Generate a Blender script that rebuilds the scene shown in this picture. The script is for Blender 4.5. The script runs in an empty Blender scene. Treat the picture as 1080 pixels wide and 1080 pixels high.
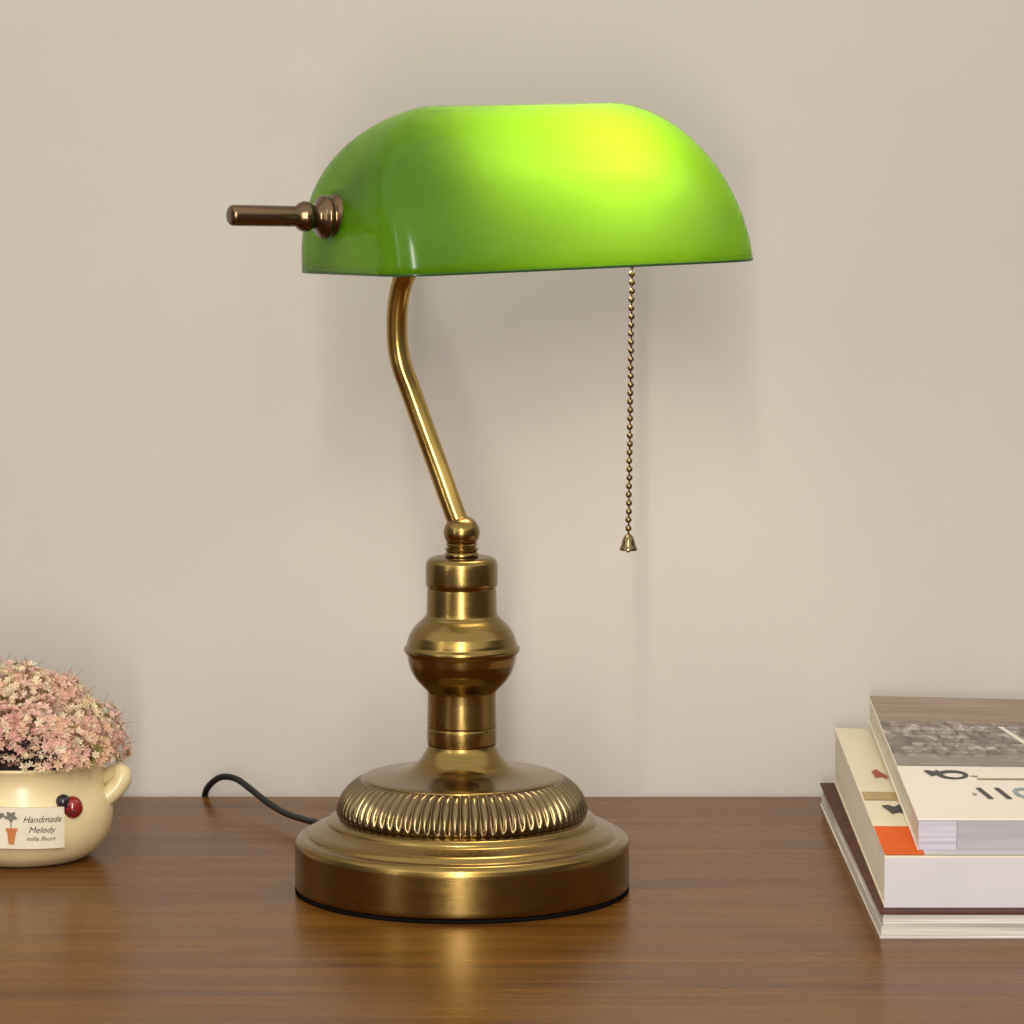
import bpy, bmesh, math, random
from mathutils import Vector, Matrix, Euler
random.seed(7)
sc = bpy.context.scene
COL = sc.collection
PI = math.pi

# ------------------------------------------------------------------ camera maths
F = 3770.0; PITCH = math.radians(5.9); CAM = Vector((0.0226, -1.596, 0.3366))
def ray(px, py):
    a = (px-540)/F; b = -(py-540)/F
    return Vector((a, math.cos(PITCH)+b*math.sin(PITCH), -math.sin(PITCH)+b*math.cos(PITCH)))
def atz(px, py, z):
    r = ray(px, py); return CAM + r*((z-CAM.z)/r.z)
def aty(px, py, y):
    r = ray(px, py); return CAM + r*((y-CAM.y)/r.y)

# ------------------------------------------------------------------ helpers
def obj(name, bm, mats, parent=None, smooth=True, normals=True):
    if normals: bmesh.ops.recalc_face_normals(bm, faces=bm.faces[:])
    me = bpy.data.meshes.new(name); bm.to_mesh(me); bm.free()
    if not isinstance(mats, (list, tuple)): mats = [mats]
    for m in mats: me.materials.append(m)
    if smooth:
        for p in me.polygons: p.use_smooth = True
    o = bpy.data.objects.new(name, me); COL.objects.link(o)
    if parent: o.parent = parent
    return o
def autosmooth(o, ang=35):
    me = o.data
    bm = bmesh.new(); bm.from_mesh(me)
    for e in bm.edges:
        if len(e.link_faces) == 2 and e.calc_face_angle(0) > math.radians(ang): e.smooth = False
    bm.to_mesh(me); bm.free()
    return o
def thing(name, label, cat, loc=(0,0,0), group=None):
    o = bpy.data.objects.new(name, None); COL.objects.link(o)
    o.location = loc; o.empty_display_size = .02
    o['label'] = label; o['category'] = cat
    if group: o['group'] = group
    return o
def frames(pts):
    out = []; up = Vector((0,0,1)); prev = None
    for i, p in enumerate(pts):
        t = (pts[min(i+1, len(pts)-1)] - pts[max(i-1, 0)]).normalized()
        if prev is None:
            a = Vector((0,1,0)) if abs(t.y) < .9 else Vector((1,0,0))
            n = (a - t*a.dot(t)).normalized()
        else:
            n = (prev - t*prev.dot(t)).normalized()
        prev = n; out.append((t, n, t.cross(n)))
    return out
def tube(bm, pts, rad, seg=20, cap=True):
    pts = [Vector(p) for p in pts]; fr = frames(pts); rings = []
    for i, p in enumerate(pts):
        r = rad[i] if isinstance(rad, (list, tuple)) else rad
        rings.append([bm.verts.new(p + (fr[i][1]*math.cos(2*PI*k/seg) + fr[i][2]*math.sin(2*PI*k/seg))*r) for k in range(seg)])
    for a, b in zip(rings, rings[1:]):
        for k in range(seg): bm.faces.new((a[k], a[(k+1)%seg], b[(k+1)%seg], b[k]))
    if cap: bm.faces.new(rings[0]); bm.faces.new(rings[-1])
def spline(pts, n=12):
    P = [Vector(p) for p in pts]; P = [P[0]*2-P[1]] + P + [P[-1]*2-P[-2]]; out = []
    for i in range(1, len(P)-2):
        for k in range(n):
            t = k/n; a, b, c, d = P[i-1:i+3]
            out.append(.5*((2*b)+(c-a)*t+(2*a-5*b+4*c-d)*t*t+(3*b-a-3*c+d)*t**3))
    out.append(P[-2]); return out
def lathe(bm, prof, seg=128, M=None, cap0=True, cap1=True, mod=None):
    rings = []
    for i, (r, z) in enumerate(prof):
        ring = []
        for k in range(seg):
            a = 2*PI*k/seg; rr = r + (mod(i, a) if mod else 0)
            v = Vector((rr*math.cos(a), rr*math.sin(a), z))
            ring.append(bm.verts.new(M @ v if M else v))
        rings.append(ring)
    for a, b in zip(rings, rings[1:]):
        for k in range(seg): bm.faces.new((a[k], a[(k+1)%seg], b[(k+1)%seg], b[k]))
    if cap0: bm.faces.new(rings[0])
    if cap1: bm.faces.new(rings[-1])
def smooth_prof(pts, r=.0008, n=4):
    """round every corner of a polyline profile by radius-like distance r"""
    out = [pts[0]]
    for i in range(1, len(pts)-1):
        a, b, c = Vector(pts[i-1]), Vector(pts[i]), Vector(pts[i+1])
        d1 = min(r, (a-b).length*.45); d2 = min(r, (c-b).length*.45)
        p = b + (a-b).normalized()*d1; q = b + (c-b).normalized()*d2
        for k in range(n+1):
            t = k/n; out.append(tuple(p*(1-t)**2 + b*2*t*(1-t) + q*t*t))
    out.append(pts[-1]); return out
def box(bm, x0, x1, y0, y1, z0, z1):
    v = [bm.verts.new((x, y, z)) for z in (z0, z1) for x, y in ((x0,y0),(x1,y0),(x1,y1),(x0,y1))]
    for f in ((0,1,2,3),(4,5,6,7),(0,1,5,4),(1,2,6,5),(2,3,7,6),(3,0,4,7)): bm.faces.new([v[i] for i in f])
    return v

# ------------------------------------------------------------------ materials
class N:
    def __init__(s, name):
        s.m = bpy.data.materials.new(name); s.m.use_nodes = True
        s.t = s.m.node_tree; s.t.nodes.clear()
        s.out = s.n('ShaderNodeOutputMaterial')
    def n(s, typ, **kw):
        nd = s.t.nodes.new(typ)
        for k, v in kw.items():
            if hasattr(nd, k) and not k[0].isupper(): setattr(nd, k, v)
        return nd
    def l(s, a, b): s.t.links.new(a, b)
    def val(s, sock, v):
        if hasattr(v, 'is_output') or isinstance(v, bpy.types.NodeSocket): s.l(v, sock)
        else: sock.default_value = v
    def math(s, op, a, b=0.0, c=None):
        nd = s.n('ShaderNodeMath', operation=op); s.val(nd.inputs[0], a); s.val(nd.inputs[1], b)
        if c is not None: s.val(nd.inputs[2], c)
        return nd.outputs[0]
    def coord(s, kind='Object'): return s.n('ShaderNodeTexCoord').outputs[kind]
    def mapping(s, v, scale=(1,1,1), rot=(0,0,0), loc=(0,0,0)):
        nd = s.n('ShaderNodeMapping'); s.l(v, nd.inputs[0])
        nd.inputs[1].default_value = loc; nd.inputs[2].default_value = rot; nd.inputs[3].default_value = scale
        return nd.outputs[0]
    def noise(s, v, scale, detail=3, rough=.5, dist=0):
        nd = s.n('ShaderNodeTexNoise'); s.l(v, nd.inputs['Vector'])
        nd.inputs['Scale'].default_value = scale; nd.inputs['Detail'].default_value = detail
        nd.inputs['Roughness'].default_value = rough; nd.inputs['Distortion'].default_value = dist
        return nd.outputs[0]
    def ramp(s, f, stops):
        nd = s.n('ShaderNodeValToRGB'); s.l(f, nd.inputs[0]); e = nd.color_ramp.elements
        while len(e) < len(stops): e.new(.5)
        for x, (p, c) in zip(e, stops):
            x.position = p; x.color = (c[0], c[1], c[2], 1) if isinstance(c, (tuple, list)) else (c, c, c, 1)
        return nd.outputs[0]
    def mix(s, f, a, b, mode='MIX'):
        nd = s.n('ShaderNodeMix', data_type='RGBA', blend_type=mode)
        s.val(nd.inputs[0], f); s.val(nd.inputs[6], a if not isinstance(a, tuple) else (*a, 1)); s.val(nd.inputs[7], b if not isinstance(b, tuple) else (*b, 1))
        return nd.outputs[2]
    def bump(s, h, dist, strength=1):
        nd = s.n('ShaderNodeBump'); s.l(h, nd.inputs['Height']); nd.inputs['Distance'].default_value = dist
        nd.inputs['Strength'].default_value = strength; return nd.outputs[0]
    def bsdf(s, color=(.5,.5,.5), rough=.5, metal=0, spec=.5, **kw):
        b = s.n('ShaderNodeBsdfPrincipled')
        s.val(b.inputs['Base Color'], (*color, 1) if isinstance(color, tuple) else color)
        s.val(b.inputs['Roughness'], rough); b.inputs['Metallic'].default_value = metal
        b.inputs['Specular IOR Level'].default_value = spec
        for k, v in kw.items(): s.val(b.inputs[k.replace('_', ' ')], v)
        s.l(b.outputs[0], s.out.inputs[0]); return b

def m_simple(name, color, rough=.5, var=.12, vscale=60, spec=.5, bump=0):
    s = N(name); c = s.coord()
    f = s.noise(c, vscale, 4)
    lo = tuple(x*(1-var) for x in color); hi = tuple(min(1, x*(1+var)) for x in color)
    b = s.bsdf(s.ramp(f, [(.3, lo), (.7, hi)]), rough, 0, spec)
    if bump: s.l(s.bump(f, bump), b.inputs['Normal'])
    return s.m

def m_brass(name, color, rough=.32, aniso=.6, radial=True, dark=(.16,.085,.03)):
    s = N(name); c = s.coord()
    if radial:
        sep = s.n('ShaderNodeSeparateXYZ'); s.l(c, sep.inputs[0])
        r = s.math('SQRT', s.math('ADD', s.math('POWER', sep.outputs[0], 2), s.math('POWER', sep.outputs[1], 2)))
        ang = s.math('ARCTAN2', sep.outputs[1], sep.outputs[0])
        cmb = s.n('ShaderNodeCombineXYZ'); s.l(s.math('MULTIPLY', r, 900), cmb.inputs[0])
        s.l(s.math('MULTIPLY', sep.outputs[2], 1500), cmb.inputs[1]); s.l(s.math('MULTIPLY', ang, 1.6), cmb.inputs[2])
        fine = s.noise(cmb.outputs[0], 1.0, 3, .6)
    else:
        fine = s.noise(c, 60, 2, .5)
    big = s.noise(c, 22, 3)
    col = s.mix(s.ramp(fine, [(.3, 0), (.75, 1)]), tuple(x*.82 for x in color), tuple(min(1, x*1.1) for x in color))
    col = s.mix(s.ramp(big, [(.5, 0), (.8, .2)]), col, dark)
    rg = s.math('ADD', s.math('MULTIPLY', fine, .12), rough-.06)
    b = s.bsdf(col, rg, 1.0, .5, Coat_Weight=.25, Coat_Roughness=.2)
    if radial:
        s.l(s.bump(fine, .00004, .5), b.inputs['Normal'])
        b.inputs['Anisotropic'].default_value = aniso
        tg = s.n('ShaderNodeTangent', direction_type='RADIAL', axis='Z'); s.l(tg.outputs[0], b.inputs['Tangent'])
    return s.m

BRASS = m_brass('brushed_antique_brass', (.25,.16,.042), .21, .8)
BRASS_P = m_brass('antique_brass_smooth', (.50,.33,.085), .22, 0, False, (.25,.15,.04))
BRASS_D = m_brass('dark_bronze_brass', (.17,.105,.05), .25, 0, False, (.08,.045,.02))
CHAINM = m_brass('bead_chain_brass', (.22,.155,.075), .25, 0, False)

def m_wood():
    s = N('walnut_veneer'); c = s.coord()
    # board to board tone
    sep = s.n('ShaderNodeSeparateXYZ'); s.l(c, sep.inputs[0])
    grain = s.noise(s.mapping(c, (4, 95, 1)), 1.0, 8, .62, .6)
    fine = s.noise(s.mapping(c, (28, 1100, 1)), 1.0, 4, .6, .2)
    swirl = s.noise(s.mapping(c, (3.2, 30, 1), loc=(3,1,0)), 1.0, 4, .55, 1.4)
    col = s.ramp(grain, [(.30, (.038,.012,.0015)), (.5, (.098,.035,.004)), (.70, (.19,.074,.009))])
    col = s.mix(s.ramp(swirl, [(.35, .0), (.65, .8)]), col, (.155,.060,.008))
    pores = s.ramp(fine, [(.36, 1), (.47, 0)])
    col = s.mix(s.math('MULTIPLY', pores, .45), col, (.06,.024,.01))
    # thin dark growth lines
    w = s.n('ShaderNodeTexWave', wave_type='BANDS', bands_direction='Y'); s.l(s.mapping(c, (.25, 1, 1)), w.inputs[0])
    w.inputs['Scale'].default_value = 6; w.inputs['Distortion'].default_value = 4.5; w.inputs['Detail'].default_value = 4; w.inputs['Detail Scale'].default_value = 1.2
    col = s.mix(s.math('MULTIPLY', s.ramp(w.outputs[1], [(.0, 1), (.05, 0)]), .2), col, (.055,.022,.010))
    b = s.bsdf(col, s.math('ADD', s.math('MULTIPLY', grain, .14), .19), 0, .12, Specular_Tint=(1,.72,.45,1))
    s.l(s.bump(fine, .00008, .35), b.inputs['Normal'])
    return s.m
WOOD = m_wood()

def m_wall():
    s = N('painted_plaster'); c = s.coord()
    a = s.noise(c, 3.0, 4, .6); f = s.noise(c, 260, 3, .6)
    col = s.ramp(a, [(.3, (.470,.434,.383)), (.7, (.500,.462,.410))])
    v = s.n('ShaderNodeTexVoronoi'); s.l(c, v.inputs['Vector']); v.inputs['Scale'].default_value = 9
    col = s.mix(s.math('MULTIPLY', s.ramp(v.outputs['Distance'], [(.012, 1), (.03, 0)]), .35), col, (.25,.21,.17))
    b = s.bsdf(col, .75, 0, .25)
    s.l(s.bump(f, .0003, .25), b.inputs['Normal'])
    return s.m
WALL = m_wall()

def m_glass_green():
    s = N('cased_green_glass')
    c = s.coord()
    swirl = s.noise(s.mapping(c, (6, 20, 30)), 1.0, 3, .5, 1.2)
    tcol = s.ramp(swirl, [(.3, (.235,.545,.014)), (.7, (.28,.61,.026))])
    d = s.n('ShaderNodeBsdfDiffuse'); d.inputs[0].default_value = (.006,.060,.002, 1)
    t = s.n('ShaderNodeBsdfTranslucent'); s.l(tcol, t.inputs[0])
    mx = s.n('ShaderNodeMixShader'); mx.inputs[0].default_value = .62; s.l(d.outputs[0], mx.inputs[1]); s.l(t.outputs[0], mx.inputs[2])
    g = s.n('ShaderNodeBsdfGlossy'); g.inputs['Roughness'].default_value = .19
    fr = s.n('ShaderNodeFresnel'); fr.inputs[0].default_value = 1.35
    m2 = s.n('ShaderNodeMixShader'); s.l(fr.outputs[0], m2.inputs[0]); s.l(mx.outputs[0], m2.inputs[1]); s.l(g.outputs[0], m2.inputs[2])
    s.l(m2.outputs[0], s.out.inputs[0]); return s.m
def m_glass_white():
    s = N('opal_white_lining')
    d = s.n('ShaderNodeBsdfDiffuse'); d.inputs[0].default_value = (.50,.49,.45, 1)
    t = s.n('ShaderNodeBsdfTranslucent'); t.inputs[0].default_value = (.9,.88,.8, 1)
    mx = s.n('ShaderNodeMixShader'); mx.inputs[0].default_value = .36; s.l(d.outputs[0], mx.inputs[1]); s.l(t.outputs[0], mx.inputs[2])
    s.l(mx.outputs[0], s.out.inputs[0]); return s.m
GGREEN = m_glass_green(); GWHITE = m_glass_white()
def m_emit(name, col, st):
    s = N(name); e = s.n('ShaderNodeEmission'); e.inputs[0].default_value = (*col, 1); e.inputs[1].default_value = st
    s.l(e.outputs[0], s.out.inputs[0]); return s.m
BULB = m_emit('lit_bulb', (1,.87,.68), 29)

BLACK = m_simple('black_rubber_and_shadow', (.008,.0075,.0075), .5, spec=.25)  # cord rubber, also used for the pot's painted contact shadow
FELT = m_simple('black_felt', (.006,.005,.0045), 1.0, spec=.0)
CREAM = m_simple('cream_glaze', (.66,.54,.30), .28, .09, 26)
CREAM_R = m_simple('cream_glaze_rim', (.74,.62,.36), .2, .05, 40)
SOIL = m_simple('dark_moss', (.022,.015,.012), .95, .4, 300)

# ------------------------------------------------------------------ setting: wall and table
bm = bmesh.new(); box(bm, -2.5, 2.5, .240, .30, -1.0, 2.6)
wall = obj('wall', bm, WALL, None, False); wall['kind'] = 'structure'
bm = bmesh.new(); vs = box(bm, -1.1, 1.1, -.62, .229, -.028, 0)
bmesh.ops.bevel(bm, geom=bm.edges[:], offset=.0012, segments=2, affect='EDGES')
table = autosmooth(obj('table', bm, WOOD)); table['label'] = 'brown walnut wood tabletop with fine horizontal grain under the lamp'; table['category'] = 'table'

# ------------------------------------------------------------------ the lamp
lamp = thing('banker_lamp', 'antique brass desk lamp with glowing green glass shade and bead pull chain', 'desk lamp')
S = 2324.0
def zc(y): return aty(487.5, y, 0).z
def P(lst): return [(r/S, z if z < 1 else zc(z)) for r, z in lst]

bm = bmesh.new(); lathe(bm, [(.0735,0.0),(.0757,0.0),(.0757,.0016),(.0735,.0016)])
obj('felt_pad', bm, FELT, lamp)

# drum and stepped rim
drum = P([(174,.0016),(175.5,.0022),(176,.0040),(176,889),(175,884),(172,880.5),(168,879),(165,879.3),(163,878.5),(161.5,875.5),(158,873),(151,870.5),(145,868),(142.5,866.5),(141.5,863.5),(139,861),(134,859.5),(130,858)])
bm = bmesh.new(); lathe(bm, smooth_prof(drum, .0009, 3), 256)
autosmooth(obj('base', bm, BRASS, lamp), 50)

# gadrooned ring
NF = 76
gp = [(130.5,858.5),(131.5,856),(131.3,853),(130.2,848),(128,842),(124.5,836),(120,830.5),(115,826),(110,822.5),(106.5,820.5),(104.5,820)]
gpp = P(gp); amp = [0,0,.7,1,1,1,1,1,.8,0,0]
def gmod(i, a):
    ph = (a*NF/(2*PI)) % 1.0
    rid = abs(math.sin(PI*ph))**.75
    return (rid-.7)*.0024*amp[i]
bm = bmesh.new(); lathe(bm, gpp, NF*12, mod=gmod)
obj('fluted_ring', bm, m_brass('ring_brass', (.20,.14,.062), .24, 0, False, (.06,.035,.015)), lamp)

# cone plate
cone = P([(104.5,820.3),(104.2,818.8),(102,818),(97,817.2),(85,816),(71,814),(59,811),(51,807),(45.5,802),(41,796),(37.5,790),(35.5,785),(34.5,780)])
bm = bmesh.new(); lathe(bm, smooth_prof(cone, .002, 4), 192)
autosmooth(obj('cone_plate', bm, BRASS, lamp), 50)

col = P([(30,789),(33,788.2),(35.5,786),(36.5,783),(36.8,775),(36.8,768),(36.2,767),(36.2,765.5),(36.5,764.5),(36,740),(36,729),(37.5,727),(42,722.5),(48,716),(53,708),(56,699),(57,692.5),(57.2,690.5),(60.5,687),(61,684.5),(60.5,682.3),(58,680),(57.5,677),(55,669),(50,661),(44,655),(40.5,652),(39.2,650),(37.5,648.5),(37,645),(36.3,622),(36,619.5),(37.2,617.5),(37.8,615),(37.8,597),(37,592.5),(34.5,589),(30,587.2),(18,586.8)])
bm = bmesh.new(); lathe(bm, smooth_prof(col, .0005, 3), 160)
autosmooth(obj('column', bm, BRASS, lamp), 40)

nk = P([(15,587),(17.5,586),(17.8,584),(16.5,582.3),(15.5,581.5),(17.3,580),(17.3,578),(15.3,576.8),(15.3,575.5),(17,574),(15.5,572.5)])
ball = [(19*math.sin(t), 561.5+18.0*math.cos(t)) for t in [PI*(.17+.80*k/18) for k in range(19)]]
ball = [(r, y) for r, y in ball]
bm = bmesh.new(); lathe(bm, nk + P(ball)[0:], 96)
autosmooth(obj('ball_joint', bm, BRASS, lamp), 55)

# shade frame of reference
YAW = math.radians(31); TILT = math.radians(1.35)
SC = Vector((.0302, .022, .2814))
U = Vector((math.cos(YAW), math.sin(YAW), 0)); W = Vector((-math.sin(YAW), math.cos(YAW), 0))
MS = Matrix.Translation(SC) @ Matrix.Rotation(-TILT, 4, 'Y') @ Matrix.Rotation(YAW, 4, 'Z')
A0, EX, W0, H0 = .0962, .0500, .0550, .0725
PIV = Vector((0, .010, .0204))        # pivot axis of the shade, shade space
def shade_bm(off, lip):
    bm = bmesh.new(); NT, NP = 160, 44; rings = []
    a, w, h = A0-off, W0-off, H0-off; ex = EX-off*.5
    for j in range(NP):
        ph = (PI/2)*(j/NP)
        n = 2.2 + 4.5*math.cos(ph)**1.8
        sn, cs = math.sin(ph), math.cos(ph); A = a - ex*(1-cs)**1.1; B = w*cs; z = h*math.sin(ph)**.86
        ring = []
        for k in range(NT):
            th = 2*PI*k/NT; c, s = math.cos(th), math.sin(th)
            kx = A - (.0060*sn*cs if c > 0 else 0); kb = B*(1-.34*sn*cs) if s < 0 else B*(1+.06*sn*cs)
            ring.append(bm.verts.new((kx*math.copysign(abs(c)**(2/n), c), kb*math.copysign(abs(s)**(2/n), s), z + (lip if j == 0 else 0))))
        rings.append(ring)
    for r0, r1 in zip(rings, rings[1:]):
        for k in range(NT): bm.faces.new((r0[k], r0[(k+1)%NT], r1[(k+1)%NT], r1[k]))
    # close along the ridge line
    last = rings[-1]; mid = []
    for k in range(NT//2+1):
        x = last[k].co.x; mid.append(bm.verts.new((x*(a-ex)/max(1e-6, last[0].co.x), 0, h)))
    for k in range(NT//2):
        bm.faces.new((last[k], last[k+1], mid[k+1], mid[k]))
        bm.faces.new((last[NT-k-1], last[(NT-k)%NT], mid[k], mid[k+1]))
    return bm, rings[0]
bm, r0 = shade_bm(0, 0)
RIM = [v.co.copy() for v in r0]
# rolled lower rim
inner = [bm.verts.new((v.co.x*(1-.0026/A0), v.co.y*(1-.0026/W0), -.0004)) for v in r0]
for k in range(len(r0)): bm.faces.new((r0[k], r0[(k+1)%len(r0)], inner[(k+1)%len(r0)], inner[k]))
shade = obj('glass_shade', bm, GGREEN, lamp); shade.matrix_local = MS
EDGE = m_simple('green_glass_edge', (.012,.06,.006), .2, .05, 60)
rb = bmesh.new(); rp = [MSI for MSI in RIM]; rings_ = []
for i, p in enumerate(rp):
    q0, q1 = rp[i-1], rp[(i+1) % len(rp)]; tn = (q1-q0).normalized(); nn = Vector((tn.y, -tn.x, 0))
    rings_.append([rb.verts.new(p + nn*(-.0011+.0013*math.cos(2*PI*k/10)) + Vector((0,0,.0007*math.sin(2*PI*k/10)))) for k in range(10)])
for i in range(len(rings_)):
    a_, b_ = rings_[i], rings_[(i+1) % len(rings_)]
    for k in range(10): rb.faces.new((a_[k], a_[(k+1)%10], b_[(k+1)%10], b_[k]))
obj('glass_rim', rb, EDGE, shade)
bm, _ = shade_bm(.0028, .0004)
lin = obj('white_lining', bm, GWHITE, shade)

def axis_lathe(prof):   # prof (r, x) turned about the shade's pivot axis, going along -x
    bm = bmesh.new()
    M = Matrix.Translation(PIV) @ Matrix.Rotation(PI/2, 4, 'Y')
    lathe(bm, prof, 64, M); return bm
xe = -(A0-.0035)
KT = MS @ Matrix.Translation(PIV) @ Matrix.Rotation(math.radians(2.6), 4, 'Y') @ Matrix.Translation(-PIV)
fin = [(.0045, xe+.004),(.0100, xe+.0015),(.0102, xe-.0008),(.0096, xe-.0022),(.0078, xe-.003),(.0074, xe-.0038),(.0092, xe-.0048),(.0097, xe-.0062),(.0090, xe-.0078),(.0066, xe-.0090),(.0052, xe-.0104),(.0052, xe-.0120),
       (.0066, xe-.0140),(.0068, xe-.0160),(.0060, xe-.0180),(.0046, xe-.0195),(.0045, xe-.0215),(.0046, xe-.0225),(.0046, xe-.0500),(.0043, xe-.0514),(.0036, xe-.0520)]
o = autosmooth(obj('shade_knob', axis_lathe(fin), BRASS_D, lamp), 50); o.matrix_local = KT
o = obj('cross_rod', axis_lathe([(.0028, xe+.003), (.0028, -xe-.003)]), BRASS_P, lamp); o.matrix_local = MS

# socket and lit bulb, lying along the shade under the rod
PB = Vector((.011, -.008, .036))
def bm_axis2(prof, seg=48):
    bm = bmesh.new(); lathe(bm, prof, seg, Matrix.Translation(PB) @ Matrix.Rotation(PI/2, 4, 'Y')); return bm
o = obj('bulb_socket', bm_axis2([(.006,-.078),(.0080,-.076),(.0085,-.067),(.0080,-.065),(.0080,-.060),(.007,-.060)]), BRASS_P, lamp); o.matrix_local = MS
bp = [(.0068,-.0605)] + [(.0068+.0014*(.5-.5*math.cos(PI*k/8)), -.056+.030*k/8) for k in range(9)] + [(.0082+.0103*(.5-.5*math.cos(PI*k/8)), -.022+.046*k/8) for k in range(9)] + [(.0185*math.cos(t), .028+.0185*math.sin(t)) for t in [PI/2*k/9 for k in range(1, 9)]]
o = obj('light_bulb', bm_axis2(bp), BULB, lamp); o.matrix_local = MS

# curved arm from ball joint up into the shade
jn = MS @ Vector((-.052, .004, .020))
arm_px = [(487,560,0.0),(481,545,.001),(471.5,519,.003),(459,484,.006),(444.5,444,.008),(432,409,.009),(424,387,.009),(420,368,.009),(418.6,346,.008),(419.5,322,.006),(423.5,301,.003),(431,281,-.001)]
pts = [aty(*p) for p in arm_px] + [jn + Vector((-.004,0,-.008)), jn]
bm = bmesh.new(); tube(bm, spline(pts, 8), .0048, 28); autosmooth(obj('arm', bm, BRASS_P, lamp), 60)

# bead chain
ctop = aty(667, 262, 0.012); cbot = aty(662.8, 566, 0.012)
bm = bmesh.new(); sp = .00372; L = (ctop-cbot).length; n = int(L/sp)
for i in range(n+1):
    p = ctop.lerp(cbot, i/n)
    p = p + Vector((math.sin(i*1.7)*.00010, math.cos(i*1.3)*.0001, 0))
    bmesh.ops.create_uvsphere(bm, u_segments=12, v_segments=8, radius=.00150, matrix=Matrix.Translation(p))
tube(bm, [ctop + Vector((0,0,.030)), ctop, cbot], .00042, 8)
chain = obj('pull_chain', bm, CHAINM, lamp)
bell = [(.0006,.0010),(.0014,.0008),(.0022,-.0002),(.0028,-.0018),(.0031,-.0034),(.0036,-.0048),(.0041,-.0056),(.0040,-.0062),(.0030,-.0061),(.0026,-.0052)]
bm = bmesh.new(); lathe(bm, [(r, z) for r, z in bell], 40, Matrix.Translation(cbot))
bmesh.ops.create_uvsphere(bm, u_segments=12, v_segments=8, radius=.0011, matrix=Matrix.Translation(cbot+Vector((0,0,-.0062))))
autosmooth(obj('pull_bell', bm, CHAINM, chain), 50)

# power cord
cord = [Vector((-.05,.052,.010))] + [aty(*p) for p in [(338,869,.100),(325,865.5,.120),(303,858.5,.145),(283,847,.168),(264,832,.190),(249,821.5,.205),(234,819.5,.215),(222,827,.224),(216,839,.2345)]]
cord += [cord[-1] + Vector((.0006,.0004,-.012)), cord[-1] + Vector((.001,.0006,-.06))]
bm = bmesh.new(); tube(bm, spline(cord, 8), .00165, 14); obj('power_cord', bm, BLACK, lamp)

# ------------------------------------------------------------------ potted flowers
pot = thing('potted_plant', 'cream ceramic pot of small pink flowers with a ladybird and name plaque', 'potted plant', atz(26, 903, 0))
PC = Vector(pot.location); pk = 2*0 + F/((PC-CAM).dot(Vector((0, math.cos(PITCH), -math.sin(PITCH)))))
def pz(y): return aty(26, y, PC.y).z
def PP(l): return [(r/pk, pz(y) if y > 1 else y) for r, y in l]
outer = PP([(60,0.0),(66,.0008),(72,898),(80,892),(87,882),(91.5,871),(93.5,858),(93,848),(90.5,838),(87,830),(84.5,823),(83.5,816),(84,810),(86,804.5),(88.5,801.5),(89.5,799.5),(88.5,797.8),(85.5,797.5),(82,799),(80,806),(79,818)])
bm = bmesh.new(); lathe(bm, smooth_prof(outer, .004, 6), 160, cap1=False)
potb = autosmooth(obj('pot', bm, CREAM, pot), 60)
bm = bmesh.new(); lathe(bm, [(.0005, pz(770)), (20/pk, pz(772)), (45/pk, pz(782)), (60/pk, pz(794)), (70/pk, pz(803)), (80.5/pk, pz(807))], 64); obj('moss', bm, SOIL, pot)
# black ring standing in for the contact shadow under the pot's foot
bm = bmesh.new(); lathe(bm, [(58/pk,.0000),(63/pk,.0000),(63/pk,.0009),(58/pk,.0009)], 96); obj('foot_shadow_ring', bm, BLACK, pot)
def handle(sgn):
    q = [(80,844),(89,838),(97.5,830),(103,821),(102,816),(96,817),(90,820),(82,824)]
    pts = []
    for i, (r, y) in enumerate(q):
        pts.append(Vector((sgn*r/pk, -.004+.0012*i, pz(y))))
    sp_ = spline(pts, 7); bm = bmesh.new()
    rad = [0.0042+.0006*math.sin(PI*i/(len(sp_)-1)) for i in range(len(sp_))]
    tube(bm, sp_, rad, 20); return obj('handle', bm, CREAM, pot)
handle(1); handle(-1)

# plaque follows the belly: curved slab
def pot_r(z):
    prof = outer
    for (r0_, z0_), (r1_, z1_) in zip(prof, prof[1:]):
        if z0_ <= z <= z1_ and z1_ > z0_: return r0_ + (r1_-r0_)*(z-z0_)/(z1_-z0_)
    return .03
PLQ = m_simple('printed_plaque', (.66,.585,.44), .6, .06, 200)
INK = m_simple('brown_ink', (.05,.032,.02), .8); ORANGE = m_simple('orange_print', (.45,.16,.04), .8); PGREY = m_simple('grey_print', (.16,.14,.11), .8)
ROTP = math.radians(-9)   # plaque faces slightly left of the camera axis
zt, zb = pz(849), pz(891)   # refined below
PR = pot_r((zt+zb)/2)+.0006
def front(px, py, R_):
    y = -R_
    for _ in range(12):
        p = aty(px, py, PC.y+y) - PC; y = -math.sqrt(max(1e-9, R_*R_-p.x*p.x))
    return p
zt, zb = front(40, 850, PR).z, front(40, 893, PR).z
ANGE = math.asin(front(67, 871, PR).x/PR)      # bearing of the plaque's right edge
ANGC = ANGE - .0200/PR
def on_plaque(u, v, d):
    """u metres right along the plaque from its middle, v metres up, d out"""
    ang = u/PR + ANGC; zz = (zt+zb)/2 - .0006 + v - u*.03
    return Vector((math.sin(ang)*(PR+d), -math.cos(ang)*(PR+d), zz))
PWID, PHGT = .0400, abs(zt-zb)
PU = PWID/2
bm = bmesh.new(); nx, nz = 24, 4; g = {}
for d, key in ((-.004, 0), (.0010, 1)):
    for i in range(nx+1):
        for j in range(nz+1): g[key, i, j] = bm.verts.new(on_plaque(-PWID/2+PWID*i/nx, -PHGT/2+PHGT*j/nz, d))
for i in range(nx):
    for j in range(nz):
        for key in (0, 1): bm.faces.new((g[key,i,j], g[key,i+1,j], g[key,i+1,j+1], g[key,i,j+1]))
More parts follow.
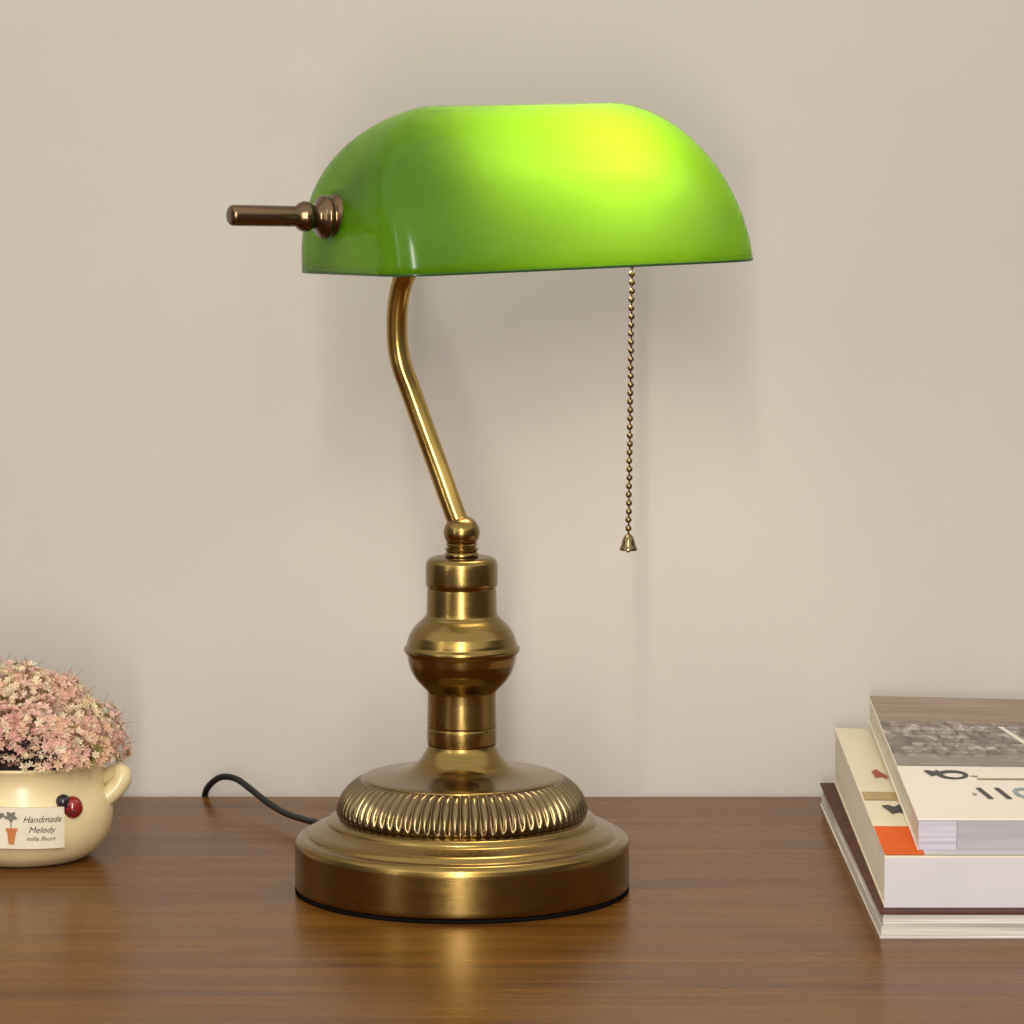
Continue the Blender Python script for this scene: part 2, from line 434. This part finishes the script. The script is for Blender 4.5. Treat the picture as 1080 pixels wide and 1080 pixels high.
for i in range(nx):
    for j in (0, nz): bm.faces.new((g[0,i,j], g[0,i+1,j], g[1,i+1,j], g[1,i,j]))
for j in range(nz):
    for i in (0, nx): bm.faces.new((g[0,i,j], g[0,i,j+1], g[1,i,j+1], g[1,i,j]))
plq = autosmooth(obj('plaque', bm, PLQ, pot), 40)

def text_bm(body, size, shear=0, width=None, bold=0):
    cu = bpy.data.curves.new('t', 'FONT'); cu.body = body; cu.size = size; cu.shear = shear; cu.align_x = 'LEFT'; cu.resolution_u = 3
    cu.offset = bold
    to = bpy.data.objects.new('t', cu); COL.objects.link(to); bpy.context.view_layer.update()
    me = bpy.data.meshes.new_from_object(to.evaluated_get(bpy.context.evaluated_depsgraph_get()))
    bpy.data.objects.remove(to); bm = bmesh.new(); bm.from_mesh(me); bpy.data.meshes.remove(me)
    xs = [v.co.x for v in bm.verts]; x0, x1 = min(xs), max(xs)
    k = width/(x1-x0) if width else 1
    for v in bm.verts: v.co.x = (v.co.x-x0)*k
    return bm
def merge(dst, src, fn):
    m = {}
    for v in src.verts: m[v] = dst.verts.new(fn(v.co))
    for f in src.faces:
        try: dst.faces.new([m[v] for v in f.verts])
        except ValueError: pass
    src.free()
# pixels on the plaque -> (u, v); right edge at px 67, 850..893
def pq(px, py): return ((math.asin(max(-.95, front(px, 871, PR).x/PR))-ANGC)*PR, (871-py)/pk*.98)
bm = bmesh.new()
for body, x0, y0, wd, sz in (('Handmade', 24.5, 864.5, 39.5, .0042), ('Melody', 30, 875.5, 28, .0040), ('mille fleurs', 27.5, 884, 30, .0030)):
    u0, v0 = pq(x0, y0); u1, v1 = pq(x0+wd, y0)
    merge(bm, text_bm(body, sz, .35, u1-u0, 0), lambda co: on_plaque(u0+co.x, v0+co.y, .0013))
obj('lettering', bm, INK, plq, False, False)
def blob(bm, cx, cy, rx, ry, d=.0013, n=14, wob=.0):
    vs = []
    for k in range(n):
        a = 2*PI*k/n; rr = 1+wob*math.sin(5*a)
        u, v = pq(cx+rx*rr*math.cos(a), cy+ry*rr*math.sin(a)); vs.append(bm.verts.new(on_plaque(u, v, d)))
    bm.faces.new(vs)
bm = bmesh.new(); blob(bm, 12, 858.5, 5.5, 5, wob=.25, n=30); blob(bm, 1.5, 857.5, 4.5, 2.8, wob=.2, n=24)
u, v = pq(12, 864)
for dx in (-.5,): 
    q = [pq(11.4, 862), pq(12.4, 862), pq(12.4, 872), pq(11.4, 872)]; bm.faces.new([bm.verts.new(on_plaque(*w_, .0012)) for w_ in q])
obj('flower_print', bm, PGREY, plq, False, False)
bm = bmesh.new(); q = [pq(7.5,872), pq(17.5,872), pq(15,888), pq(9.5,888)]; bm.faces.new([bm.verts.new(on_plaque(*w_, .0013)) for w_ in q])
q = [pq(6.3,870.5), pq(18.7,870.5), pq(18.3,874), pq(6.8,874)]; bm.faces.new([bm.verts.new(on_plaque(*w_, .0016)) for w_ in q])
obj('flowerpot_print', bm, ORANGE, plq, False, False)

# ladybird button
def surf(px, py, d=0):
    q = pz(py)
    for _ in range(4): v = front(px, py, pot_r(q)+d); q = v.z
    return v
RED = m_simple('red_enamel', (.20,.012,.010), .18, .25, 120); BLK = m_simple('black_enamel', (.016,.010,.012), .2)
c0 = surf(76, 851.5, .0006)
bm = bmesh.new(); bmesh.ops.create_uvsphere(bm, u_segments=28, v_segments=18, radius=.0050, matrix=Matrix.Translation(c0) @ Matrix.Diagonal((1,.8,1.05,1)))
lb = obj('ladybird', bm, RED, pot)
bm = bmesh.new(); bmesh.ops.create_uvsphere(bm, u_segments=20, v_segments=14, radius=.0035, matrix=Matrix.Translation(surf(66.5, 845.5, .0004)))
obj('ladybird_head', bm, BLK, lb)
bm = bmesh.new()
for dx, dz in ((-.0018,.0012),(.0016,-.0014),(-.0010,-.0024)):
    n_ = Vector((dx, -math.sqrt(.0049**2-dx*dx-dz*dz)*.82, dz)); bmesh.ops.create_uvsphere(bm, u_segments=10, v_segments=6, radius=.0007, matrix=Matrix.Translation(c0+n_))
obj('ladybird_spots', bm, BLK, lb)

# blossoms
def m_petal(name, c, tr=.25):
    s = N(name); co = s.coord(); f = s.noise(co, 400, 2)
    cc = s.ramp(f, [(.3, tuple(x*.8 for x in c)), (.7, tuple(min(1, x*1.12) for x in c))])
    d = s.n('ShaderNodeBsdfDiffuse'); s.l(cc, d.inputs[0]); t = s.n('ShaderNodeBsdfTranslucent'); s.l(cc, t.inputs[0])
    mx = s.n('ShaderNodeMixShader'); mx.inputs[0].default_value = tr; s.l(d.outputs[0], mx.inputs[1]); s.l(t.outputs[0], mx.inputs[2])
    s.l(mx.outputs[0], s.out.inputs[0]); return s.m
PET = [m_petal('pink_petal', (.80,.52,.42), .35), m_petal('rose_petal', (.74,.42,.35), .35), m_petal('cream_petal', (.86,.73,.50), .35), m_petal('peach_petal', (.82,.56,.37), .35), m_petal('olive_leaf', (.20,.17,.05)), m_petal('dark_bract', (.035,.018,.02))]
def blossom(bm, c, nrm, size, mi):
    a = Vector((0,0,1)) if abs(nrm.z) < .9 else Vector((1,0,0)); t = nrm.cross(a).normalized(); b = nrm.cross(t)
    k = random.choice((5,5,6)); a0 = random.random()*6.28; cup = random.uniform(.35, 1.0)
    for i in range(k):
        an = a0+2*PI*i/k+random.uniform(-.15,.15); d = (t*math.cos(an)+b*math.sin(an)); sd = (t*-math.sin(an)+b*math.cos(an))
        L = size*random.uniform(.8, 1.15); w = size*.26
        p0 = c; p1 = c+d*L*.55+nrm*L*.35*cup+sd*w; p2 = c+d*L+nrm*L*.55*cup; p3 = c+d*L*.55+nrm*L*.35*cup-sd*w; pm = c+d*L*.55+nrm*L*.22*cup
        v = [bm.verts.new(p) for p in (p0, p1, p2, p3, pm)]
        for f in ((0,1,4),(1,2,4),(2,3,4),(3,0,4)):
            fc = bm.faces.new([v[q] for q in f]); fc.material_index = mi
cen = Vector((0, 0, pz(800)))
lobes = []
for az, el, rr in [(-60,10,1),(-20,5,1),(20,6,1),(60,8,1),(100,10,1),(145,8,1),(190,8,1),(235,8,1),(-50,4,1),(-12,4,1),(30,3,1),(-40,14,1),(0,22,1),(40,20,1),(75,22,1),(-85,38,1),(-45,40,1),(-5,36,1),(35,38,1),(80,40,1),(130,42,1),(180,40,1),(225,40,1),(275,40,1),(-60,66,1),(10,66,1),(90,66,1),(170,66,1),(235,66,1),(0,90,1)]:
    az = math.radians(az + random.uniform(-12, 12)); el = math.radians(el+random.uniform(-5, 5))
    d = Vector((math.sin(az)*math.cos(el), -math.cos(az)*math.cos(el), math.sin(el)))
    R_ = Vector((.0395, .036, .0335)); kk = random.uniform(.95, 1.12); lobes.append((cen + Vector((d.x*R_.x, d.y*R_.y, d.z*R_.z))*kk, d, random.uniform(.0085, .014), random.choice((0,0,1,2,3,0))))
bm = bmesh.new(); st = bmesh.new()
for c, d, r, base in lobes:
    tube(st, [cen+Vector((d.x*.006, d.y*.006, -.012)), cen.lerp(c, .6)+Vector((0,0,.002)), c], .0007, 6)
    for q in range(270):
        n_ = Vector((random.gauss(0,1), random.gauss(0,1), random.gauss(0,1))).normalized()
        if n_.dot(d) < -.5: continue
        p = c + n_*r*random.uniform(.72, 1.08)
        if p.z < pz(803) + (.0040 if p.y < -.01 else 0): continue
        mi = base if random.random() < .5 else random.choice((0,0,1,2,2,2,3,3,4))
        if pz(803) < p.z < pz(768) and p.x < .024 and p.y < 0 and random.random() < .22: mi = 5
        blossom(bm, p, (n_+d*.4).normalized(), random.choice((.0013,.0018,.0022,.0027))*random.uniform(.9,1.1), mi)
    for q in range(7):
        n_ = (d + Vector((random.gauss(0,.7), random.gauss(0,.7), random.gauss(0,.7)))).normalized(); p = c+n_*r*.8; e = p+n_*random.uniform(.004, .0085)
        if e.z < pz(800): continue
        tube(st, [p, e], [.00018, .00008], 4)
obj('blossoms', bm, PET, pot, False, False)
obj('stems', st, m_petal('dry_stem', (.30,.22,.13)), pot)

# ------------------------------------------------------------------ books
PAGE = None
def m_pages(name, c0, c1, sc_=1500):
    s = N(name); c = s.coord(); f = s.noise(s.mapping(c, (6, 6, sc_)), 1.0, 3, .6)
    g2 = s.noise(c, 40, 3)
    col = s.ramp(f, [(.32, c1), (.6, c0)]); b = s.bsdf(col, .8, 0, .2); s.l(s.bump(f, .0002, .5), b.inputs['Normal']); return s.m
PG1 = m_pages('white_pages', (.68,.64,.56), (.26,.23,.19), 1300)
PG2 = m_pages('cream_pages', (.78,.73,.60), (.64,.58,.46), 1500)
PG3 = m_pages('ivory_pages', (.68,.64,.54), (.42,.36,.27), 1300)
BROWN = m_simple('maroon_cover', (.075,.024,.016), .55, .25, 90, .15)
CREAMC = m_simple('cream_cover', (.68,.60,.42), .35, .06, 12)
LAV = m_simple('pale_lavender_card', (.52,.49,.495), .45, .05, 20)
WHITEC = m_simple('ivory_cover', (.74,.67,.56), .3, .03, 12)
GREYS = m_pages('grey_spine', (.36,.34,.36), (.30,.285,.30), 260)
LAVS = m_pages('striped_spine', (.52,.49,.54), (.30,.28,.33), 500)
ORC = m_simple('orange_cover_band', (.62,.09,.004), .5, .08, 60, .12)
TAN = m_simple('tan_print', (.38,.27,.11), .5); DK = m_simple('dark_print', (.03,.028,.03), .5); REDP = m_simple('red_print', (.32,.05,.03), .5); BLUEG = m_simple('blue_grey_print', (.22,.27,.30), .5)

def quadlerp(Q, u, v):   # Q: front-left, front-right, back-right, back-left
    return (Q[0]*(1-u)+Q[1]*u)*(1-v) + (Q[3]*(1-u)+Q[2]*u)*v
def slab(name, bot, top, mats, parent, nu=10, nv=16, sag=0.0, sides=None, lift=None):
    """a book layer between two warped quads, gridded so that it can bow"""
    bm = bmesh.new(); g = {}
    def off(u, v): return Vector((0,0,lift(u, v))) if lift else Vector((0,0,0))
    for k, Q in ((0, bot), (1, top)):
        for i in range(nu+1):
            for j in range(nv+1):
                u, v = i/nu, j/nv
                g[k,i,j] = bm.verts.new(quadlerp(Q, u, v) + off(u, v))
    for i in range(nu):
        for j in range(nv):
            for k in (0,1): bm.faces.new((g[k,i,j], g[k,i+1,j], g[k,i+1,j+1], g[k,i,j+1]))
    for i in range(nu):
        for j in (0, nv):
            f = bm.faces.new((g[0,i,j], g[0,i+1,j], g[1,i+1,j], g[1,i,j]))
    for j in range(nv):
        for i in (0, nu): bm.faces.new((g[0,i,j], g[0,i,j+1], g[1,i,j+1], g[1,i,j]))
    return autosmooth(obj(name, bm, mats, parent), 30)
def rectQ(fl, bl, width, z=None, zb=None, skew=0.0):
    fl = Vector(fl); bl = Vector(bl); ln = (bl-fl); 
    r = Vector((width, skew, 0))
    return [fl, fl+r, bl+r, bl]
def zset(Q, z0, z1=None, z2=None, z3=None):
    zs = [z0, z0 if z1 is None else z1, z0 if z2 is None else z2, z0 if z3 is None else z3]
    return [Vector((p.x, p.y, z)) for p, z in zip(Q, zs)]
def inset(Q, l, f, b, r):
    u = (Q[1]-Q[0]).normalized(); v = (Q[3]-Q[0]).normalized()
    return [Q[0]+u*l+v*f, Q[1]-u*r+v*f, Q[2]-u*r-v*b, Q[3]+u*l-v*b]

# 1: brown covered magazine-like book, pages to the front
Q1 = [Vector((.1790,-.1030,0)), Vector((.389,-.1030,0)), Vector((.389,.2060,0)), Vector((.1800,.2060,0))]
b1 = thing('book', 'thin book with dark maroon cover lying flat at the bottom of the stack', 'book', Q1[0])
def loc(Q, o): return [p - Vector(o) for p in Q]
O1 = Q1[0].copy()
slab('back_cover', loc(zset(Q1, 0.0), O1), loc(zset(Q1, .0007), O1), PG1, b1)
slab('pages', loc(zset(inset(Q1,.0006,.0006,.0006,.002), .0007), O1), loc(zset(inset(Q1,.0006,.0006,.0006,.002), .0048), O1), PG1, b1)
slab('pages', loc(zset(inset(Q1,.0014,.0012,.0006,.002), .0048), O1), loc(zset(inset(Q1,.0014,.0012,.0006,.002), .0104), O1), PG1, b1)
slab('front_cover', loc(zset(Q1, .0104), O1), loc(zset(Q1, .0113), O1), BROWN, b1)

# 2: thick book with cream cover, spine to the front
Q2 = [Vector((.1816,-.0936,0)), Vector((.372,-.0936,0)), Vector((.378,.2090,0)), Vector((.1872,.2090,0))]
b2 = thing('book', 'thick cream book with orange band at its front edge, middle of the stack', 'book', (Q2[0].x, Q2[0].y, .0114))
O2 = Vector((Q2[0].x, Q2[0].y, .0114)); zb = .0114
lf2 = lambda u, v: .006*max(0, v-.45)**2/.30*(1-u)*1.0
slab('back_cover', loc(zset(Q2, zb), O2), loc(zset(Q2, zb+.0006), O2), CREAMC, b2)
slab('pages', loc(zset(inset(Q2,.0006,.0010,.0006,.001), zb+.0006), O2), loc(zset(inset(Q2,.0006,.0010,.0006,.001), .0330, None, None, .0385), O2), PG2, b2)
slab('spine', loc([Q2[0]-Vector((0,.0002,0)), Q2[1]-Vector((0,.0002,0)), Q2[1]+Vector((0,.0008,0)), Q2[0]+Vector((0,.0008,0))], Vector((O2.x,O2.y,0))) , loc([p+Vector((0,0,.0217)) for p in [Q2[0]-Vector((0,.0002,0)), Q2[1]-Vector((0,.0002,0)), Q2[1]+Vector((0,.0008,0)), Q2[0]+Vector((0,.0008,0))]], Vector((O2.x,O2.y,0))), LAV, b2, 4, 1)
C2b = loc(zset(Q2, .0331, None, None, .0386), O2); C2t = loc(zset(Q2, .0338, None, None, .0393), O2)
cv2 = slab('front_cover', C2b, C2t, CREAMC, b2, 10, 24)
def patch(name, C, u0, u1, v0, v1, mat, parent, h=.0003, n=6, shape=None):
    bm = bmesh.new()
    if shape:
        vs = [bm.verts.new(quadlerp(C, (u0+u1)/2+(u1-u0)/2*a, (v0+v1)/2+(v1-v0)/2*b)+Vector((0,0,h))) for a, b in shape]; bm.faces.new(vs)
    else:
        g = [[bm.verts.new(quadlerp(C, u0+(u1-u0)*i/n, v0+(v1-v0)*j/n)+Vector((0,0,h))) for j in range(n+1)] for i in range(n+1)]
        for i in range(n):
            for j in range(n): bm.faces.new((g[i][j], g[i+1][j], g[i+1][j+1], g[i][j+1]))
    return obj(name, bm, mat, parent, False)
def uv_of(C, O, px, py):
    """which (u, v) of the warped quad C is nearest the picture point (fixed point search)"""
    u, v = .1, .5
    for _ in range(40):
        p = quadlerp(C, u, v) + O; q = atz(px, py, p.z) - O
        v = (q.y - quadlerp(C, u, 0).y)/(quadlerp(C, u, 1).y-quadlerp(C, u, 0).y)
        u = (q.x - quadlerp(C, 0, v).x)/(quadlerp(C, 1, v).x-quadlerp(C, 0, v).x)
    return u, v
def prect(name, C, O, px0, py0, px1, py1, mat, parent, shape=None, h=.0003, full=False):
    u0, v0 = uv_of(C, O, px0, py1); u1, v1 = uv_of(C, O, px1, py0)
    if full: u0, v0 = 0.001, .002
    return patch(name, C, u0, max(u1, u0+.001), v0, v1, mat, parent, h, 6, shape)
leaf0 = [(-1,.5),(-.2,1),(.3,.4),(1,-.3),(.8,-1),(.1,-.5),(-.7,-.8)]
circ = [(math.cos(2*PI*k/20), math.sin(2*PI*k/20)) for k in range(20)]
u_, v_ = uv_of(C2t, O2, 935, 872)
uo_, _v = uv_of(C2t, O2, 974, 899)
patch('orange_band', C2t, .001, uo_, .003, v_, ORC, cv2, .0003)
patch('grey_band', C2t, uo_+.001, .99, .003, v_, LAV, cv2, .0003)
prect('tan_bar', C2t, O2, 912, 836, 946, 844, TAN, cv2)
prect('emblem_print', C2t, O2, 922, 812, 933, 822, REDP, cv2, leaf0)
leaf = [(-1,.7),(-.4,.9),(.1,.5),(.6,1),(1,-.1),(.9,-1),(.3,-.6),(-.3,-1),(-.6,-.2)]
prect('leaf_print', C2t, O2, 933, 849, 953, 859, DK, cv2, leaf)

# 3: top book, ivory cover with a photograph, spine to the front
Q3 = [Vector((.1968,-.0826,0)), Vector((.385,-.0826,0)), Vector((.395,.2120,0)), Vector((.2046,.2100,0))]
O3 = Vector((Q3[0].x, Q3[0].y, .0342)); b3 = thing('book', 'ivory paperback with a street photograph on its cover, topmost of the stack', 'book', O3)
zb = .0342
# rests on the rising cover below: its back left corner is lifted
Bz = [zb, zb, zb+.0008, .0425]; Tz = [.0478, .0478, .0502, .0556]
slab('back_cover', loc(zset(Q3, *Bz), O3), loc(zset(Q3, *[z+.0006 for z in Bz]), O3), WHITEC, b3)
slab('pages', loc(zset(inset(Q3,.0008,.0012,.0008,.001), *[z+.0006 for z in Bz]), O3), loc(zset(inset(Q3,.0008,.0012,.0008,.001), *[z-.0007 for z in Tz]), O3), PG3, b3)
def sp_slab(name, x0, x1, mat, dy):
    f = [Vector((x0,-dy,0)), Vector((x1,-dy,0)), Vector((x1,.0009,0)), Vector((x0,.0009,0))]
    return slab(name, [p+Vector((0,0,.0001)) for p in f], [p+Vector((0,0,Tz[0]-zb-.0008)) for p in f], mat, b3, 2, 1)
W3 = Q3[1].x-Q3[0].x
sp_slab('spine', .0170, W3, GREYS, .0002)
sp_slab('spine', .0004, .0168, LAVS, .0003)
C3b = loc(zset(Q3, *[z-.0007 for z in Tz]), O3); C3t = loc(zset(Q3, *Tz), O3)
cv3 = slab('front_cover', C3b, C3t, WHITEC, b3, 12, 26)
def m_photo():
    s = N('printed_street_photo'); c = s.coord()
    br = s.n('ShaderNodeTexBrick'); s.l(s.mapping(c, (1,1,1)), br.inputs[0])
    br.inputs['Scale'].default_value = 58; br.offset = .37; br.squash = 1.6; br.squash_frequency = 3; br.inputs['Color1'].default_value = (.13,.105,.09,1); br.inputs['Color2'].default_value = (.42,.36,.30,1)
    br.inputs['Mortar'].default_value = (.09,.065,.05,1); br.inputs['Mortar Size'].default_value = .05; br.inputs['Brick Width'].default_value = .9; br.inputs['Row Height'].default_value = .55
    n1 = s.noise(s.mapping(c, (140, 60, 1)), 1.0, 6, .7, .5); n2 = s.noise(s.mapping(c, (40, 26, 1)), 1.0, 3, .6)
    v = s.n('ShaderNodeTexVoronoi', feature='F1', distance='CHEBYCHEV'); s.l(s.mapping(c, (120, 60, 1)), v.inputs['Vector']); v.inputs['Scale'].default_value = 1
    bl = s.mix(.55, br.outputs[0], v.outputs['Color'], 'SOFT_LIGHT')
    rg = s.ramp(s.n('ShaderNodeRGBToBW').outputs[0] if False else v.outputs['Distance'], [(.1,(.34,.29,.25)),(.5,(.13,.105,.09)),(.9,(.50,.45,.41))])
    bl = s.mix(.55, br.outputs[0], rg)
    col = s.mix(s.ramp(n1, [(.34, .8), (.46, 0)]), bl, (.07,.055,.048))
    col = s.mix(s.ramp(n1, [(.54, 0), (.66, .85)]), col, (.56,.51,.46))
    # far strip (top of the picture) plain brown, near strip olive grey pavement
    sep = s.n('ShaderNodeSeparateXYZ'); s.l(c, sep.inputs[0]); y = sep.outputs[1]
    wob = s.math('MULTIPLY', s.math('SUBTRACT', n2, .5), .02)
    yy = s.math('ADD', y, wob)
    up = s.n('ShaderNodeMapRange'); s.l(yy, up.inputs[0]); up.inputs[1].default_value = YTP-.008; up.inputs[2].default_value = YTP+.006
    stk = s.noise(s.mapping(c, (12, 160, 1)), 1.0, 4, .6)
    col = s.mix(up.outputs[0], col, s.ramp(stk, [(.3, (.22,.155,.105)), (.7, (.34,.26,.19))]))
    dn = s.n('ShaderNodeMapRange'); s.l(yy, dn.inputs[0]); dn.inputs[1].default_value = YOL+.003; dn.inputs[2].default_value = YOL-.004
    dn.inputs[3].default_value = 0; dn.inputs[4].default_value = 1
    col = s.mix(s.math('MULTIPLY', dn.outputs[0], .8), col, (.24,.215,.175))
    s.bsdf(col, .5, 0, .12); return s.m
_, vph = uv_of(C3t, O3, 1000, 808); YOL = quadlerp(C3t, .3, uv_of(C3t, O3, 1000, 797)[1]).y; YTP = quadlerp(C3t, .3, uv_of(C3t, O3, 1000, 762)[1]).y
patch('cover_photo', C3t, .002, .998, vph, .998, m_photo(), cv3, .00025, 20)

prect('white_pole_print', C3t, O3, 1066, 768, 1081, 792, WHITEC, cv3, [(-1,1),(-.6,1),(1,-1),(.55,-1)], .0005)
# graphics on the white part
def ring(px0, py0, px1, py1):
    u0, v0 = uv_of(C3t, O3, px0, py1); u1, v1 = uv_of(C3t, O3, px1, py0); bm = bmesh.new(); n = 30; A_ = []; B_ = []
    for k in range(n):
        a = 2*PI*k/n; th = .22+.22*abs(math.sin(a*.5+.6)); uc, vc = (u0+u1)/2, (v0+v1)/2
        A_.append(bm.verts.new(quadlerp(C3t, uc+(u1-u0)/2*math.cos(a), vc+(v1-v0)/2*math.sin(a))+Vector((0,0,.0003))))
        B_.append(bm.verts.new(quadlerp(C3t, uc+(u1-u0)/2*math.cos(a)*(1-th), vc+(v1-v0)/2*math.sin(a)*(1-th*1.3)+.001)+Vector((0,0,.0003))))
    for k in range(n): bm.faces.new((A_[k], A_[(k+1)%n], B_[(k+1)%n], B_[k]))
    return obj('ring_print', bm, DK, cv3, False)
ring(990, 813, 1019, 822)
prect('leaf_print', C3t, O3, 976, 812.5, 992, 819, DK, cv3, leaf)
for nm, txt, xa, xb, mt in (('title_lettering', '11', 1034, 1062, DK), ('title_lettering', 'C', 1072, 1092, BLUEG)):
    bm = bmesh.new()
    u0, v0 = uv_of(C3t, O3, xa, 842.5); u1, v1 = uv_of(C3t, O3, xb, 831.5)
    t_ = text_bm(txt, .02, -.3, None, .0005); ys = [v.co.y for v in t_.verts]; xs = [v.co.x for v in t_.verts]; mx_, my_ = max(xs), max(ys)
    merge(bm, t_, lambda co: quadlerp(C3t, u0+(u1-u0)*co.x/mx_, v0+(v1-v0)*co.y/my_)+Vector((0,0,.0003)))
    obj(nm, bm, mt, cv3, False, False)
for xa, ya, xb, yb in ((1026, 837, 1029.5, 839), (1031, 821.5, 1085, 822.6), (1024, 818.5, 1031, 819.6)):
    prect('line_print', C3t, O3, xa, ya, xb, yb, TAN, cv3)

# ------------------------------------------------------------------ light
w = bpy.data.worlds.new('World'); sc.world = w; w.use_nodes = True
bg = w.node_tree.nodes['Background']; bg.inputs[0].default_value = (1.0,.96,.92,1); bg.inputs[1].default_value = .15
def area(name, loc, target, sx, sy, power, col=(1,.95,.88)):
    l = bpy.data.lights.new(name, 'AREA'); l.shape = 'RECTANGLE'; l.size = sx; l.size_y = sy; l.energy = power; l.color = col
    o = bpy.data.objects.new(name, l); COL.objects.link(o); o.location = loc
    o.rotation_euler = (Vector(target)-Vector(loc)).to_track_quat('-Z', 'Y').to_euler(); return o
area('key_strip', (-.03,-1.78,.55), (0,0,.12), .06, 1.4, 30)
area('side_softbox', (-1.15,-1.15,.55), (0,0,.12), .05, 1.1, 3)
o = area('overhead_fill', (0,-3.3,2.3), (0,-3.3,0), 9.0, 7.2, 192, (1,.98,.955))  # added overhead fill for even wall and table light, not a real fixture

# ------------------------------------------------------------------ camera and colour
cd = bpy.data.cameras.new('Camera'); cam = bpy.data.objects.new('Camera', cd); COL.objects.link(cam)
cam.location = CAM; cam.rotation_euler = (PI/2-PITCH, 0, 0)
cd.sensor_width = 36; cd.lens = F/1080*36; cd.clip_start = .05; cd.clip_end = 50
sc.camera = cam
sc.view_settings.view_transform = 'Standard'; sc.view_settings.look = 'None'
sc.view_settings.exposure = 0.05; sc.view_settings.gamma = 1; sc.view_settings.use_curve_mapping = False
sc.render.engine = 'CYCLES'
sc.cycles.use_denoising = True
sc.cycles.max_bounces = 10; sc.cycles.diffuse_bounces = 5; sc.cycles.transmission_bounces = 6
sc.cycles.sample_clamp_indirect = 8
